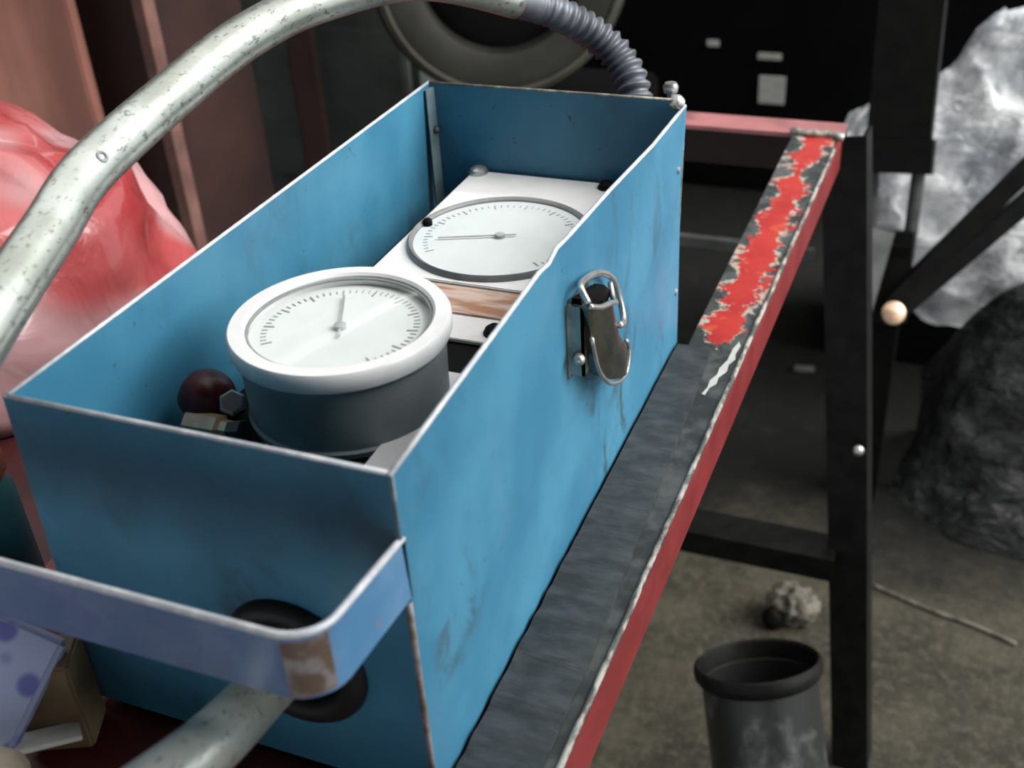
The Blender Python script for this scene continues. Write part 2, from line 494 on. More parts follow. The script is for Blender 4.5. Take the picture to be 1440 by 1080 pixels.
# rubber mat strip the box stands on, with cross wrinkles
bm = bmesh.new()
nx, ny = 10, 220
g = []
for i in range(nx + 1):
    row = []
    for j in range(ny + 1):
        y = -0.31 + 0.872 * j / ny
        x = 0.2535 + (0.0505 - 0.042 * max(0.0, y - 0.12) ** 1.2) * i / nx
        k = max(0.0, min(1.0, (0.36 - y) / 0.25))
        h = 0.0034 * k * noise.noise((x * 9, y * 70, 1.3)) + 0.0010 * noise.noise((x * 30, y * 30, 4))
        row.append(bm.verts.new((x, y, TZ + 0.0055 + h)))
    g.append(row)
for i in range(nx):
    for j in range(ny):
        bm.faces.new((g[i][j], g[i + 1][j], g[i + 1][j + 1], g[i][j + 1]))
edge = [e for e in bm.edges if len(e.link_faces) == 1]
ex = bmesh.ops.extrude_edge_only(bm, edges=edge)
for v in [v for v in ex['geom'] if isinstance(v, bmesh.types.BMVert)]:
    v.co.z = TZ + 0.0004
matobj = link('rubber_strip', bm, 'mat', None, smooth=True)
tag(matobj, 'wrinkled black rubber strip lying along the red rail beside the blue box', 'rubber strip')
# legs
def angle_leg(p, q, sx, sy):
    b = bmesh.new()
    p, q = Vector(p), Vector(q)
    bar(p, q, 0.062, 0.006, (0, 1, 0), b)
    o = Vector((sx * 0.028, sy * 0.031, 0))
    bar(p + o, q + o, 0.006, 0.062, (0, 1, 0), b)
    return b
link('leg', angle_leg((0.325, 1.200, TZ - 0.01), (0.462, 1.075, FZ), 1, 1), 'black_satin', bench)
link('leg', angle_leg((-0.10, 1.200, TZ - 0.01), (-0.16, 1.075, FZ), -1, 1), 'black_satin', bench)
link('leg', angle_leg((0.28, -0.35, TZ - 0.01), (0.33, -0.43, FZ), 1, -1), 'black_satin', bench)
link('leg', angle_leg((-0.10, -0.35, TZ - 0.01), (-0.16, -0.43, FZ), -1, -1), 'black_satin', bench)
b = bmesh.new()
box((-0.13, 1.100, -0.944), (0.388, 1.160, -0.938), b)
box((-0.13, 1.094, -0.984), (0.388, 1.100, -0.938), b)
link('stretcher', b, 'black_satin', bench)['label'] = 'black cross bar between the rear legs'
b = lathe([(0, -0.004), (0.007, -0.004), (0.009, 0.004), (0.005, 0.008), (0, 0.009)], 12, (0.402, 1.128, -0.735), (0.3, -1, 0.2))
link('bolt_head', b, 'bolt', bench, smooth='all')
b = box((-0.10, 1.19, -0.452), (0.30, 1.205, -0.436))
link('tie_bar', b, 'grey_flat', bench)

# ------------------------------------------------------------------ blue box
W, L, H, T = 0.25, 0.573, 0.249, 0.003
BX = thing('toolbox', 'open blue steel instrument box with two gauges inside, standing on the bench rail', 'box', (0.125, 0.2865, -H))
bm = holed_plate(T, W - T, -H, -0.001, 0, T, 0.167, -0.157, 0.036)
for v in bm.verts:                                          # the left side leans out a little towards the bottom
    if v.co.x < 0.02:
        v.co.x += 0.05 * v.co.z
link('front_panel', bm, 'blue', BX)
bm = prism([(0, -H), (L, -H), (L, -0.001), (0, -0.001)], 'x', 0, T)
for v in bm.verts:
    v.co.x += 0.05 * v.co.z
link('left_panel', bm, 'blue', BX)
link('back_panel', prism([(T, -H), (W - T, -H), (W - T, -0.001), (T, -0.001)], 'y', L - T, L), 'blue', BX)
top = [(0.0, -0.0008), (0.0885, 0.002), (0.164, 0.0044), (0.214, 0.0062), (0.232, 0.0040), (0.2478, 0.0078), (0.269, 0.0058),
       (0.365, 0.0005), (0.481, -0.0084), (0.588, -0.0110)]
side = [(0.0, -H), (0.0, -0.090), (0.003, -0.0855), (0.0, -0.044)] + top + [(0.585, -0.035), (0.574, -0.075), (0.573, -H)]
link('right_panel', prism(side, 'x', W - T, W), 'blue', BX)
link('bottom_panel', box((T, T, -H), (W - T, L - T, -H + T)), 'blue', BX)
def rim(name, path, r, mat):
    return link(name, tube(path, r, 8), mat, BX, smooth='all')
rim('rim', [(W - T / 2, y, z) for y, z in top], 0.0017, 'edge')['label'] = 'bare bright metal edge of the right side'
rim('rim', [(T / 2, y, -0.0005) for y in (0, 0.1, 0.3, 0.5, L)], 0.0015, 'edge')
rim('rim', [(x, T / 2, -0.0005) for x in (0, 0.08, 0.17, W - T)], 0.0016, 'edge')
rim('rim', [(x, L - T / 2, -0.0005) for x in (0, 0.08, 0.17, W - T)], 0.0015, 'edge_dull')['label'] = 'dull brown edge of the far side'
rim('corner_edge', [(W - 0.0012, 0.0012, z) for z in (-0.088, -0.13, -0.19, -H)], 0.0020, 'rust_edge')['label'] = 'rusty bare front corner edge'
rim('corner_edge', [(W - 0.0012, 0.0012, z) for z in (-0.002, -0.02, -0.044)], 0.0014, 'edge_dull')
rim('corner_edge', [(W - 0.001, 0.587 - 0.014 * min(1, k / 2), -0.012 - 0.059 * k) for k in range(5)], 0.0010, 'edge_dull')
# welded corner strip inside the far left corner
b = prism([(T, 0.559), (T + 0.0025, 0.557), (0.0080, L - T), (T, L - T)], 'z', -0.20, -0.004)
link('corner_strip', b, 'grey_paint', BX)['label'] = 'pale greyish welded corner strip'
b = lathe([(0, 0), (0.004, 0.0005), (0.003, 0.003), (0, 0.004)], 12, (0.0075, 0.566, -0.045), (1, -0.5, 0))
link('rivet', b, 'grey_flat', BX, smooth='all')
for y, z in ((0.562, -0.062), (0.5625, -0.187)):
    link('rivet', lathe([(0.0035, 0), (0.0030, 0.0015), (0, 0.002)], 12, (W, y, z), (1, 0, 0)), 'case', BX, smooth='all')
# carrying guard: the side sheet runs forward and is bent round across the front
R, FY = 0.024, -0.088
def guard_pts(off):
    pts = [(W - off, 0.004)]
    for k in range(9):
        a = math.pi / 2 * k / 8
        pts.append((W - R + (R - off) * math.cos(a), FY + R - (R - off) * math.sin(a)))
    pts += [(0.10, FY + off), (-0.03, FY + off), (-0.10, FY + off)]
    return pts
oo, ii = guard_pts(0), guard_pts(T)
bm = bmesh.new()
rows = []
for (x0, y0), (x1, y1) in zip(oo, ii):
    k = max(0.0, min(1.0, -y0 / 0.088))
    zt, zb = -0.0445 + 0.010 * k, -0.0855 + 0.010 * k
    rows.append([bm.verts.new(v) for v in ((x0, y0, zb), (x0, y0, zt), (x1, y1, zt), (x1, y1, zb))])
for A, B in zip(rows, rows[1:]):
    for i in range(4):
        bm.faces.new((A[i], A[(i + 1) % 4], B[(i + 1) % 4], B[i]))
bm.faces.new(rows[0]); bm.faces.new(rows[-1][::-1])
gd = link('guard_strap', bm, 'blue_scuff', BX, smooth=True)
gd['label'] = 'bent strap guard across the front scuffed, with its reflected violet tint painted in'
mid = guard_pts(T / 2)
zz = [-0.0445 + 0.010 * max(0.0, min(1.0, -y / 0.088)) for x, y in mid]
link('guard_rim', tube([(x, y, z) for (x, y), z in zip(mid, zz)], 0.0021, 8), 'edge', gd, smooth='all')
mid2 = [(x, y) for x, y in guard_pts(-0.0003)][3:9]
b = bmesh.new()
rows = []
for x, y in mid2:
    rows.append([b.verts.new((x, y, -0.0748)), b.verts.new((x, y, -0.0385)), b.verts.new((x - 0.0002, y + 0.0002, -0.0385)), b.verts.new((x - 0.0002, y + 0.0002, -0.0748))])
for A, B in zip(rows, rows[1:]):
    for i in range(4):
        b.faces.new((A[i], A[(i + 1) % 4], B[(i + 1) % 4], B[i]))
link('worn_corner', b, 'rust_edge', gd, smooth=True)
# grommet in the front panel
bm = bmesh.new()
rings = []
for i in range(40):
    a = 2 * math.pi * i / 40
    c = Vector((0.167 + 0.039 * math.cos(a), -0.001, -0.157 + 0.039 * math.sin(a)))
    u = Vector((math.cos(a), 0, math.sin(a)))
    rings.append([bm.verts.new(c + u * 0.0085 * math.cos(t) + Vector((0, -1, 0)) * 0.0085 * math.sin(t)) for t in (2 * math.pi * k / 12 for k in range(12))])
for i in range(40):
    A, B = rings[i], rings[(i + 1) % 40]
    for k in range(12):
        bm.faces.new((A[k], A[(k + 1) % 12], B[(k + 1) % 12], B[k]))
link('grommet', bm, 'rubber', BX, smooth='all')['label'] = 'black rubber grommet round the front hole'
# bolts at the far right corner
for i, (x, y, z) in enumerate(((0.233, 0.596, 0.002), (0.2445, 0.5735, -0.003))):
    b = lathe([(0.003, -0.030 if i == 0 else -0.006), (0.003, -0.004), (0.0065, -0.004), (0.0072, 0.001), (0.0055, 0.0045), (0, 0.005)], 14, (x, y, z), (0, 0, 1) if i == 0 else (-0.5, -0.6, 0.6))
    link('corner_bolt', b, 'bolt', BX, smooth=True)
link('bolt_bracket', box((0.226, 0.573, -0.034), (0.240, 0.604, -0.030)), 'black', BX)
# toggle latch on the right side
lat = link('latch', box((W, 0.256, -0.100), (W + 0.0025, 0.300, -0.040)), 'chrome', BX, bevel=0.0008)
lat['label'] = 'nickel plated toggle latch on the right side'
b = box((W + 0.002, 0.2575, -0.096), (W + 0.0125, 0.2600, -0.040))
box((W + 0.0105, 0.2575, -0.096), (W + 0.0125, 0.2680, -0.040), b)
link('latch_cheek', b, 'chrome', lat)
b = lathe([(0, -0.006), (0.0040, -0.005), (0.0046, 0), (0.0036, 0.0035), (0, 0.0048)], 14, (W + 0.010, 0.254, -0.080), (0.5, -0.8, 0.2))
link('hinge_pin', b, 'bolt', lat, smooth='all')
# lever: a tongue of sheet between two edges, sides folded back to the box
le = [(0.256, -0.038), (0.261, -0.061), (0.267, -0.082), (0.275, -0.098), (0.290, -0.116), (0.307, -0.128)]
re_ = [(0.308, -0.060), (0.318, -0.080), (0.326, -0.098), (0.338, -0.112), (0.348, -0.124), (0.340, -0.138)]
bm = bmesh.new()
rows = []
for i, ((y0, z0), (y1, z1)) in enumerate(zip(le, re_)):
    row = [bm.verts.new((W + 0.006, y0 + 0.002, z0)), bm.verts.new((W + 0.0165, y0, z0))]
    for k in range(1, 6):
        u = k / 6
        row.append(bm.verts.new((W + 0.018 + 0.005 * math.sin(math.pi * u), y0 + (y1 - y0) * u, z0 + (z1 - z0) * u)))
    row += [bm.verts.new((W + 0.0165, y1, z1)), bm.verts.new((W + 0.006, y1 - 0.002, z1))]
    rows.append(row)
for A, B in zip(rows, rows[1:]):
    for i in range(len(A) - 1):
        bm.faces.new((A[i], A[i + 1], B[i + 1], B[i]))
bmesh.ops.solidify(bm, geom=bm.faces[:], thickness=0.0014)
link('lever', bm, 'chrome', lat, smooth=True)
b = tube(smooth_path([(W + 0.017, 0.262, -0.066), (W + 0.018, 0.268, -0.088), (W + 0.018, 0.277, -0.104), (W + 0.019, 0.292, -0.121), (W + 0.019, 0.309, -0.132), (W + 0.019, 0.326, -0.139), (W + 0.019, 0.340, -0.139), (W + 0.018, 0.349, -0.125), (W + 0.017, 0.344, -0.114)], 4), 0.0017, 8)
link('lever_edge', b, 'bolt', lat, smooth='all')['label'] = 'bright flared lower edge of the lever'
# hook loop over the top with a dark mouth
b = tube(smooth_path([(W + 0.017, 0.257, -0.036), (W + 0.010, 0.262, -0.027), (W + 0.005, 0.285, -0.033), (W + 0.005, 0.318, -0.044), (W + 0.008, 0.340, -0.060), (W + 0.012, 0.345, -0.080), (W + 0.018, 0.335, -0.092), (W + 0.020, 0.318, -0.086)], 5), 0.0026, 10)
link('hook_loop', b, 'bolt', lat, smooth='all')
b = tube(smooth_path([(W + 0.0175, 0.257, -0.038), (W + 0.021, 0.272, -0.046), (W + 0.022, 0.292, -0.053), (W + 0.020, 0.309, -0.062), (W + 0.014, 0.322, -0.066), (W + 0.008, 0.334, -0.060)], 5), 0.0022, 10)
link('hook_loop', b, 'bolt', lat, smooth='all')
link('latch_mouth', prism([(0.262, -0.036), (0.312, -0.050), (0.332, -0.066), (0.312, -0.070), (0.262, -0.050)], 'x', W + 0.003, W + 0.010), 'black', lat)

# inside: black deck, aluminium plates, screws
link('deck', box((0.040, 0.004, -0.120), (W - T, L - T, -0.0875)), 'black', BX)
pl = link('gauge_plate', box((0.045, 0.262, -0.0870), (0.224, 0.566, -0.0835)), 'sheet', BX, bevel=0.0006)
pl['label'] = 'pale aluminium mounting plate'
link('orange_strip', box((0.075, 0.296, -0.0834), (0.222, 0.336, -0.0818)), 'orange_strip', pl)['label'] = 'orange brown strip across the plate'
link('edge_plate', box((0.172, 0.090, -0.0870), (W - T - 0.002, 0.213, -0.0800)), 'sheet2', BX)
def screw(x, y, z, r=0.008, mat='bolt', parent=BX):
    o = link('screw', lathe([(r * 1.15, 0), (r * 1.15, 0.0015), (r, 0.002), (r * 0.95, 0.0045), (r * 0.5, 0.007), (0, 0.0075)], 18, (x, y, z), (0, 0, 1)), mat, parent, smooth=True)
    return o
s = screw(0.052, 0.561, -0.0835, 0.0085)
for x, y, r in ((0.184, 0.556, 0.0075), (0.186, 0.277, 0.0075), (0.058, 0.278, 0.0075)):
    screw(x, y, -0.0835, r, 'black')

# ------------------------------------------------------------------ gauges
def dial_marks(c, z, r, parent, a0, a1, n, needle):
    b = bmesh.new()
    for i in range(n + 1):
        a = a0 + (a1 - a0) * i / n
        d = Vector((math.cos(a), math.sin(a), 0))
        l = 0.0075 if i % 5 == 0 else 0.0040
        p = Vector((c[0], c[1], z + 0.0004))
        bar(p + d * (r - l), p + d * r, 0.0011 if i % 5 == 0 else 0.0006, 0.0003, (0, 0, 1), b)
    link('scale_mark', b, 'ink', parent)['kind'] = 'stuff'
    d = Vector((math.cos(needle), math.sin(needle), 0))
    b = bar(Vector((c[0], c[1], z + 0.002)) - d * 0.014, Vector((c[0], c[1], z + 0.002)) + d * r * 0.80, 0.0016, 0.0006, (0, 0, 1))
    link('needle', b, 'ink', parent)
    link('needle_hub', lathe([(0.0042, 0.0004), (0.0042, 0.003), (0.002, 0.0036), (0, 0.0036)], 16, (c[0], c[1], z)), 'ink', parent, smooth=True)

G1 = thing('pressure_gauge', 'round dial gauge standing tall on a dark grey drum case, with a wide polished bezel', 'gauge', (0.124, 0.168, -0.0875))
c = (0.124, 0.168, 0)
link('case', lathe([(0, -0.0869), (0.066, -0.0869), (0.0695, -0.0860), (0.0700, -0.0820), (0.0680, -0.0805), (0.0690, -0.0440), (0.0700, -0.0340), (0.0690, -0.0325), (0, -0.0325)], 96, c), 'case', G1, smooth=True)
bz = link('bezel', lathe([(0.0700, -0.0335), (0.0735, -0.0330), (0.0745, -0.0300), (0.0744, -0.0225), (0.0728, -0.0200), (0.0640, -0.0198), (0.0622, -0.0215), (0.0616, -0.0275), (0.0616, -0.0320)], 128, c), 'bezel', G1, smooth=True)
dl = link('dial', lathe([(0.0618, -0.0320), (0.0612, -0.0285), (0, -0.0285)], 96, c), 'dial', G1, smooth=True)
dial_marks(c, -0.0285, 0.053, dl, math.radians(-40), math.radians(220), 50, math.radians(115))
link('seal_ring', lathe([(0.0617, -0.0225), (0.0600, -0.0229), (0.0600, -0.0245), (0.0617, -0.0245)], 96, c, closed=True), 'case', bz, smooth=True)
link('glass', lathe([(0.0614, -0.0232), (0.040, -0.0226), (0.0, -0.0224)], 96, c), 'glass', G1, smooth='all')

G2 = thing('pressure_gauge', 'flush mounted dial gauge in a square pale flange plate at the far end', 'gauge', (0.132, 0.421, -0.0835))
c = (0.132, 0.421, 0)
link('flange', box((0.050, 0.337, -0.0834), (0.216, 0.507, -0.0795)), 'sheet2', G2, bevel=0.0008)
link('dial', lathe([(0.0745, -0.0793), (0.0745, -0.0780), (0, -0.0780)], 96, c), 'dial', G2, smooth=True)
link('bezel', lathe([(0.0800, -0.0795), (0.0798, -0.0770), (0.0780, -0.0745), (0.0765, -0.0748), (0.0745, -0.0765), (0.0744, -0.0785)], 128, c), 'grey_ring', G2, smooth=True)
dl = [o for o in G2.children if o.name.startswith('dial')][0]
dial_marks(c, -0.0780, 0.066, dl, math.radians(-40), math.radians(220), 50, math.radians(200))
link('glass', lathe([(0.0740, -0.0758), (0.04, -0.0750), (0, -0.0748)], 96, c), 'glass', G2, smooth='all')
link('stop_screw', lathe([(0.0042, 0), (0.0042, 0.006), (0.0025, 0.0075), (0, 0.0075)], 12, (0.0605, 0.428, -0.0795)), 'black', G2, smooth=True)

# ------------------------------------------------------------------ valve knob and fittings by the near left corner
K = thing('valve_knob', 'dark maroon round knob on a brass fitting inside the blue box', 'knob', (0.042, 0.122, -0.0875))
link('cap', lathe([(0, -0.018), (0.012, -0.016), (0.0185, -0.009), (0.0200, 0), (0.0185, 0.009), (0.013, 0.0155), (0.006, 0.0182), (0, 0.0185)], 32, (0.030, 0.134, -0.080), (0.5, 0.15, 0.7)), 'maroon', K, smooth='all')
link('brass_body', lathe([(0, -0.016), (0.009, -0.016), (0.009, 0.014), (0.006, 0.016), (0.006, 0.026), (0, 0.026)], 6, (0.043, 0.112, -0.086), (0.95, -0.15, 0.15)), 'brass', K)
link('union_nut', lathe([(0, -0.006), (0.0085, -0.006), (0.0095, -0.003), (0.0095, 0.004), (0.0075, 0.006), (0, 0.006)], 6, (0.056, 0.127, -0.076), (0.4, -0.5, 0.75)), 'bolt', K)
link('union_nut', lathe([(0, -0.006), (0.007, -0.006), (0.007, 0.006), (0, 0.006)], 6, (0.073, 0.106, -0.080), (1, -0.1, 0.3)), 'grey_flat', K)

# ------------------------------------------------------------------ hose: out of the front hole, round, and over to the back
HP = [(0.163, 0.030, -0.162), (0.165, -0.034, -0.150), (0.184, -0.118, -0.106), (0.180, -0.215, -0.062), (0.14, -0.300, -0.02), (0.085, -0.280, 0.0), (0.055, -0.180, 0.014), (0.034, -0.085, 0.029), (0.018, -0.034, 0.041), (0.003, 0.022, 0.054),
      (-0.011, 0.080, 0.067), (-0.0235, 0.138, 0.081), (-0.026, 0.240, 0.098), (-0.021, 0.329, 0.112), (-0.006, 0.414, 0.116), (0.030, 0.525, 0.106), (0.085, 0.626, 0.063), (0.110, 0.652, 0.046), (0.138, 0.672, 0.022),
      (0.162, 0.674, -0.001), (0.180, 0.660, -0.028), (0.190, 0.635, -0.075), (0.190, 0.596, -0.110)]
path = smooth_path(HP, 14)
cut = 14 * 16 - 2
hz = thing('metal_hose', 'worn galvanised metal hose arching over the blue box from its front hole to its back', 'hose', (0.163, 0.003, -0.157))
HR = 0.0166
link('smooth_hose', tube(path[:cut + 1], HR, 32), 'hose', hz, smooth='all')
seg = path[cut:]
dense = []
for a, b_ in zip(seg, seg[1:]):
    for k in range(14):
        dense.append(a.lerp(b_, k / 14))
s_acc, acc = 0.0, []
for i, p_ in enumerate(dense):
    if i:
        s_acc += (p_ - dense[i - 1]).length
    acc.append(s_acc)
fl = link('corrugated_end', tube(dense, lambda i: HR * 0.93 + 0.0019 * min(1.0, max(0.0, (acc[i] - 0.02) / 0.06)) * math.cos(acc[i] / 0.0100 * 2 * math.pi), 28), 'hose_dark', hz, smooth='all')
fl['label'] = 'dark ribbed end of the hose'
link('end_ferrule', tube([dense[-1] * 1.0, Vector((0.189, 0.574, -0.118))], HR * 1.15, 24), 'grey_flat', hz, smooth=True)
# small rivet on the hose
i0 = min(range(len(path)), key=lambda i: (path[i] - Vector((-0.024, 0.138, 0.081))).length)
hp = path[i0]
dv = Vector((0.49375, -0.39733, 0.34364)) - hp
tg = (path[i0 + 1] - path[i0 - 1]).normalized()
dv = (dv - tg * dv.dot(tg)).normalized()
link('rivet', lathe([(0.0042, -0.001), (0.0040, 0.0008), (0.0022, 0.0010), (0.0018, -0.0005), (0, -0.0005)], 14, hp + dv * HR, dv), 'case', hz, smooth=True)

# ------------------------------------------------------------------ clutter left of the box
def crumple(name, c, rad, mat, amp, freq, seed, label, cat, sub=5, flat=None, ridged=True):
    bm = bmesh.new()
    bmesh.ops.create_icosphere(bm, subdivisions=sub, radius=1)
    for v in bm.verts:
        n = v.co.normalized()
        d = 0.0
        for k, (f, a) in enumerate(((freq, 1.0), (freq * 2.1, 0.5), (freq * 4.3, 0.22))):
            q = noise.noise(n * f + Vector((seed, seed * 2, k * 7)))
            d += a * ((0.45 - abs(q) * 1.6) if ridged else q)
        v.co = Vector((n.x * rad[0], n.y * rad[1], n.z * rad[2])) * (1 + amp * d)
        if flat is not None and v.co.z < flat:
            v.co.z = flat
    return tag(link(name, bm, mat, None, smooth='all', loc=c), label, cat)
crumple('plastic_bag', (-0.50, 0.40, TZ - 0.0065), (0.235, 0.25, 0.235), 'red_bag', 0.12, 1.25, 3.1,
        'crumpled glossy red plastic bag lying left of the blue box behind the hose', 'bag', 5, 0.0)
bt = thing('bottle', 'teal plastic bottle with a dull orange cap left of the blue box', 'bottle', (-0.136, 0.050, TZ - 0.0075))
link('bottle_body', lathe([(0, 0.0), (0.032, 0.0), (0.035, 0.004), (0.035, 0.112), (0.030, 0.122), (0.018, 0.127), (0.018, 0.132), (0, 0.132)], 32, (-0.136, 0.050, TZ - 0.0075)), 'teal', bt, smooth=True)
link('cap', lathe([(0.031, 0.126), (0.034, 0.130), (0.034, 0.160), (0.026, 0.178), (0.012, 0.185), (0, 0.186)], 28, (-0.136, 0.050, TZ - 0.0075)), 'orange', bt, smooth=True)
# paper packet with violet spots
def slab(name, c, size, rot, mat, label, cat, bev=0.003):
    b = box((-size[0] / 2, -size[1] / 2, -size[2] / 2), (size[0] / 2, size[1] / 2, size[2] / 2))
    o = link(name, b, mat, None, bevel=bev, loc=c)
    o.rotation_mode = 'YXZ'
    o.rotation_euler = [math.radians(a) for a in rot]
    return tag(o, label, cat)
slab('paper_packet', (-0.036, -0.060, -0.180), (0.085, 0.016, 0.085), (-38, 32, 30), 'spotted', 'pale blue paper packet with violet spots leaning in front of the blue box', 'packet')
slab('cardboard_box', (-0.011, -0.030, -0.2165), (0.044, 0.034, 0.074), (0, 0, 25), 'cardboard', 'small brown cardboard box behind the spotted blue packet', 'carton', 0.002)
slab('paper_tag', (0.004, -0.060, -0.222), (0.045, 0.026, 0.003), (-20, 10, 50), 'card', 'torn white paper tag under the spotted blue packet', 'paper', 0.0005)
b = tube([(-0.072, -0.118, -0.2225), (0.000, -0.110, -0.2225), (0.050, -0.150, -0.2225), (0.080, -0.25, -0.2225)], 0.0335, 24)
tag(link('cardboard_tube', b, 'beige', None, smooth=True), 'beige tube lying at the bottom left in front of the spotted packet', 'tube')

# ------------------------------------------------------------------ background left
def board(name, c, size, rz, mat, label, cat):
    b = box((-size[0] / 2, -size[1] / 2, 0), (size[0] / 2, size[1] / 2, size[2]))
    o = link(name, b, mat, None, bevel=0.004, loc=(c[0], c[1], FZ))
    o.rotation_euler.z = math.radians(rz)
    return tag(o, label, cat)
board('wooden_board', (-1.30, 1.10, 0), (0.62, 0.05, 1.62), 24, 'brown', 'broad reddish brown board standing upright behind the red bag', 'board')
cup = thing('cupboard', 'dark red brown cupboard with a pale pinkish front edge, behind the hose', 'cupboard', (-1.03, 1.44, FZ))
link('body', box((-1.22, 1.30, FZ), (-0.942, 1.62, 0.15)), 'brown_dark', cup)
link('edge_trim', box((-0.941, 1.292, FZ), (-0.917, 1.325, 0.15)), 'pink_edge', cup)
board('timber_post', (-0.93, 1.80, 0), (0.055, 0.05, 1.30), 20, 'brown_dark', 'narrow dark brown post standing right of the red brown cupboard', 'post')
mc = thing('machine_cabinet', 'dark green grey machine cabinet in the shade behind the blue box', 'cabinet', (-1.0, 2.2, FZ))
link('body', box((-1.28, 2.05, FZ), (-0.78, 2.5, -0.30)), 'green_grey', mc, bevel=0.02)
link('control_panel', box((-1.22, 2.035, -0.80), (-1.08, 2.05, -0.64)), 'green_grey', mc, bevel=0.004)
link('door', box((-1.02, 2.032, -1.30), (-0.80, 2.05, -0.40)), 'green_grey', mc, bevel=0.006)
bk = thing('crate', 'black crate carrying a tyre, hidden low behind the blue box', 'crate', (-0.43, 1.96, FZ))
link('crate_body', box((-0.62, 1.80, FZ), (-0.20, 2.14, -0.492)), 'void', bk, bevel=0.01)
ty = thing('tyre', 'dark olive round tyre standing on a crate behind the blue box', 'tyre', (-0.49, 1.92, -0.485))
tc_, ta = (-0.49, 1.92, -0.212), (0.42, -0.86, 0.10)
link('tread', lathe([(0.215, -0.075), (0.255, -0.07), (0.272, -0.045), (0.274, 0.0), (0.272, 0.045), (0.255, 0.07), (0.225, 0.078), (0.175, 0.06), (0.165, 0.0), (0.175, -0.06)], 64, tc_, ta, closed=True), 'olive', ty, smooth=True)
link('sidewall_rib', lathe([(0.246, 0.070), (0.262, 0.070), (0.265, 0.062), (0.252, 0.080), (0.246, 0.079)], 64, tc_, ta, closed=True), 'olive_rim', ty, smooth=True)
link('wheel_disc', lathe([(0.172, -0.02), (0.172, 0.02), (0.15, 0.03), (0.08, 0.025), (0.06, 0.04), (0, 0.04), (0, -0.02)], 48, tc_, ta), 'void', ty, smooth=True)

# ------------------------------------------------------------------ background right: cabinet with labels, stand, sheeting
bc = thing('storage_cabinet', 'black storage cabinet in the dark background carrying small white labels', 'cabinet', (0.0, 3.75, FZ))
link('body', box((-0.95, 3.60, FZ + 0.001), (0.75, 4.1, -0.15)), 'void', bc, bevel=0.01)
for x0, x1, z0, z1, rz in ((-0.235, -0.145, -1.062, -0.965, 0), (-0.245, -0.165, -0.905, -0.885, 0), (-0.425, -0.385, -0.870, -0.850, 0)):
    link('label_card', box((x0, 3.592, z0), (x1, 3.60, z1)), 'card', bc)
link('door', box((-0.90, 3.594, FZ + 0.02), (-0.52, 3.60, -0.25)), 'void', bc)

st = thing('equipment_stand', 'black steel stand post with forked struts behind the bench corner', 'stand', (0.37, 1.95, FZ))
link('post', bar((0.352, 2.01, -0.560), (0.318, 2.25, 0.10), 0.125, 0.10, (0, 1, 0)), 'black', st)
link('collar', bar((0.356, 1.985, -0.625), (0.352, 2.01, -0.560), 0.140, 0.115, (0, 1, 0)), 'black', st)
for x in (-0.047, 0.045):
    link('prong', tube([(0.354 + x, 1.99, -0.62), (0.362 + x * 0.9, 1.95, -0.80)], 0.014, 14), 'grey_flat', st, smooth=True)
link('pivot_block', bar((0.368, 1.95, -0.74), (0.378, 1.88, -0.92), 0.085, 0.08, (0, 1, 0)), 'black', st)
link('strut', bar((0.348, 1.90, -0.72), (0.322, 1.66, -0.900), 0.050, 0.012, (0, 1, 0)), 'grey_flat', st)
link('column', bar((0.370, 1.93, -0.75), (0.372, 1.90, FZ), 0.07, 0.07, (0, 1, 0)), 'black', st)
for d in (0, 1):
    link('brace', bar((0.385 + 0.012 * d, 1.86, -0.865 - 0.02 * d), (0.80, 2.13 + 0.02 * d, -0.36 - 0.14 * d), 0.035, 0.035, (0, 1, 0)), 'black', st)
link('pivot_bolt', lathe([(0, -0.01), (0.022, -0.01), (0.024, 0.01), (0.012, 0.018), (0, 0.019)], 16, (0.395, 1.80, -0.855), (0.25, -1, 0.7)), 'brass', st, smooth=True)
def heap(name, rows, nu, nv, mat, amp, freq, seed, label, cat):
    """a draped sheet through rows of points, wrinkled along its normal, with its skirt down to the floor behind"""
    cols = [smooth_path(r, nu) for r in rows]
    n = len(cols[0])
    lines = [smooth_path([c_[i] for c_ in cols], nv) for i in range(n)]
    bm = bmesh.new()
    V = []
    for i, ln in enumerate(lines):
        row = []
        for j, p in enumerate(ln):
            q = p + Vector((seed, 0, 0))
            d = 0.0
            for k, (f, a) in enumerate(((freq, 1.0), (freq * 2.3, 0.55), (freq * 5, 0.28))):
                d += a * (0.35 - 1.5 * abs(noise.noise(Vector((q.x * f * 0.7, q.y * f, q.z * f * 1.5 + k * 5)))))
            z = max(FZ + 0.001, p.z + amp * d * 0.7)
            row.append(bm.verts.new((p.x + amp * d * 0.2, p.y - amp * d * 0.6, z)))
        V.append(row)
    for i in range(len(V) - 1):
        for j in range(len(V[0]) - 1):
            bm.faces.new((V[i][j], V[i + 1][j], V[i + 1][j + 1], V[i][j + 1]))
    return tag(link(name, bm, mat, None, smooth='all'), label, cat)

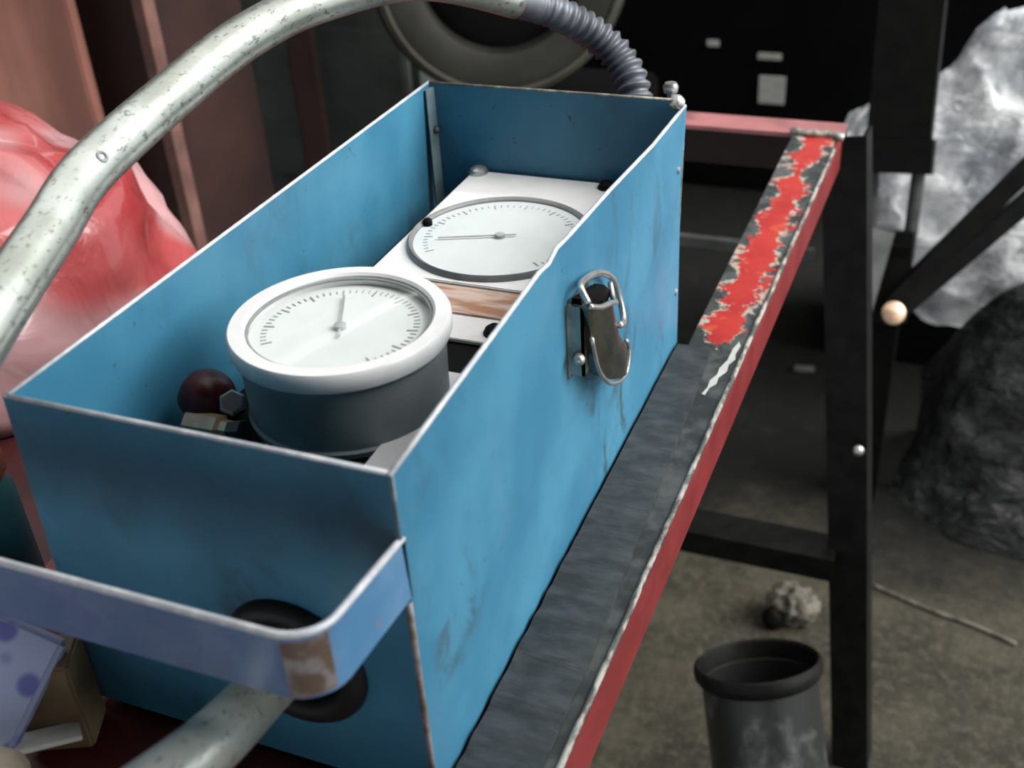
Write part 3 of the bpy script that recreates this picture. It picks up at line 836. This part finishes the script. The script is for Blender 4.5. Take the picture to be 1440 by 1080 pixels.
cr = thing('crate', 'black crate under the white plastic sheeting', 'crate', (0.6, 2.68, FZ))
link('crate_body', box((0.18, 2.52, FZ), (1.05, 2.82, -0.90)), 'void', cr, bevel=0.01)
heap('plastic_sheeting',
     [[(0.16, 2.42, -0.92), (0.26, 2.38, -0.96), (0.45, 2.26, -1.10), (0.70, 2.22, -1.1), (1.0, 2.22, -1.1)],
      [(0.16, 2.43, -0.86), (0.25, 2.40, -0.88), (0.45, 2.29, -0.95), (0.70, 2.28, -0.86), (1.0, 2.28, -0.8)],
      [(0.16, 2.46, -0.80), (0.24, 2.46, -0.74), (0.42, 2.45, -0.66), (0.62, 2.44, -0.55), (1.0, 2.40, -0.45)],
      [(0.17, 2.54, -0.77), (0.24, 2.55, -0.70), (0.40, 2.62, -0.61), (0.53, 2.64, -0.46), (1.0, 2.60, -0.38)],
      [(0.17, 2.80, -0.82), (0.24, 2.80, -0.80), (0.42, 2.85, -0.80), (0.60, 2.90, -0.8), (1.0, 2.9, -0.7)],
      [(0.17, 2.88, -1.2), (0.24, 2.95, -1.2), (0.42, 3.00, -1.2), (0.60, 3.0, -1.2), (1.0, 3.0, -1.2)]],
     12, 12, 'sheeting', 0.075, 6.5, 2.0, 'heap of crumpled white plastic sheeting behind the black stand', 'plastic sheet')
heap('tarpaulin',
     [[(0.44, 1.92, -1.4), (0.56, 1.80, -1.4), (0.75, 1.76, -1.4), (1.05, 1.78, -1.4)],
      [(0.45, 2.00, -1.36), (0.57, 1.88, -1.28), (0.76, 1.86, -1.22), (1.05, 1.86, -1.2)],
      [(0.48, 2.10, -1.28), (0.56, 2.02, -1.10), (0.78, 2.00, -0.98), (1.05, 2.0, -0.95)],
      [(0.46, 2.16, -1.20), (0.60, 2.12, -0.96), (0.80, 2.10, -0.80), (1.05, 2.1, -0.32)],
      [(0.48, 2.19, -1.40), (0.62, 2.18, -1.40), (0.82, 2.18, -1.40), (1.05, 2.18, -1.4)]],
     14, 14, 'tarp', 0.035, 6.5, 8.0, 'dark grey crumpled tarpaulin heap on the floor in front of the white sheeting', 'tarpaulin')

# ------------------------------------------------------------------ on the floor
TB = thing('pipe', 'black upright pipe with a painted greenish highlight and a rolled lip standing on the floor beside the bench leg', 'pipe', (0.36, 0.80, FZ))
ax = Vector((-0.27, 0.42, 1)).normalized()
base_ = Vector((0.452, 0.605, FZ))
pr = [(0.076, 0.02), (0.076, 0.30), (0.076, 0.42), (0.0755, 0.522), (0.080, 0.525), (0.0835, 0.531), (0.0845, 0.539), (0.083, 0.547), (0.0795, 0.550), (0.0765, 0.547), (0.0735, 0.520), (0.071, 0.30), (0.071, 0.02)]
pr = [(r_ * 1.10, h_) for r_, h_ in pr]
link('pipe_wall', lathe(pr[:4] + pr[10:], 48, base_, ax, closed=True), 'tube', TB, smooth=True)
link('lip', lathe([(0.0825, 0.521)] + pr[4:10] + [(0.0812, 0.521)], 48, base_, ax, closed=True), 'black_satin', TB, smooth=True)
crumple('paper_wad', (0.295, 1.425, FZ + 0.040), (0.046, 0.036, 0.042), 'scrap', 0.5, 2.2, 5.0, 'crumpled pale paper scrap on the floor behind the black pipe', 'paper scrap', 4, -0.040)
crumple('dark_pebble', (0.262, 1.39, FZ + 0.022), (0.022, 0.018, 0.028), 'black', 0.2, 1.5, 9.0, 'small dark lump beside the pale paper scrap', 'stone', 3, -0.022)
slab('metal_offcut', (0.155, 2.40, FZ + 0.008), (0.055, 0.02, 0.012), (0, 0, 10), 'bolt', 'small bright metal offcut on the dark floor right of the red rail', 'offcut', 0.002)
b = tube(smooth_path([(0.44, 1.575, FZ + 0.004), (0.52, 1.548, FZ + 0.004), (0.58, 1.530, FZ + 0.004), (0.65, 1.515, FZ + 0.004), (0.73, 1.487, FZ + 0.004)], 6), 0.0045, 8)
tag(link('string', b, 'scrap', None, smooth='all'), 'pale string lying on the concrete right of the bench leg', 'string')
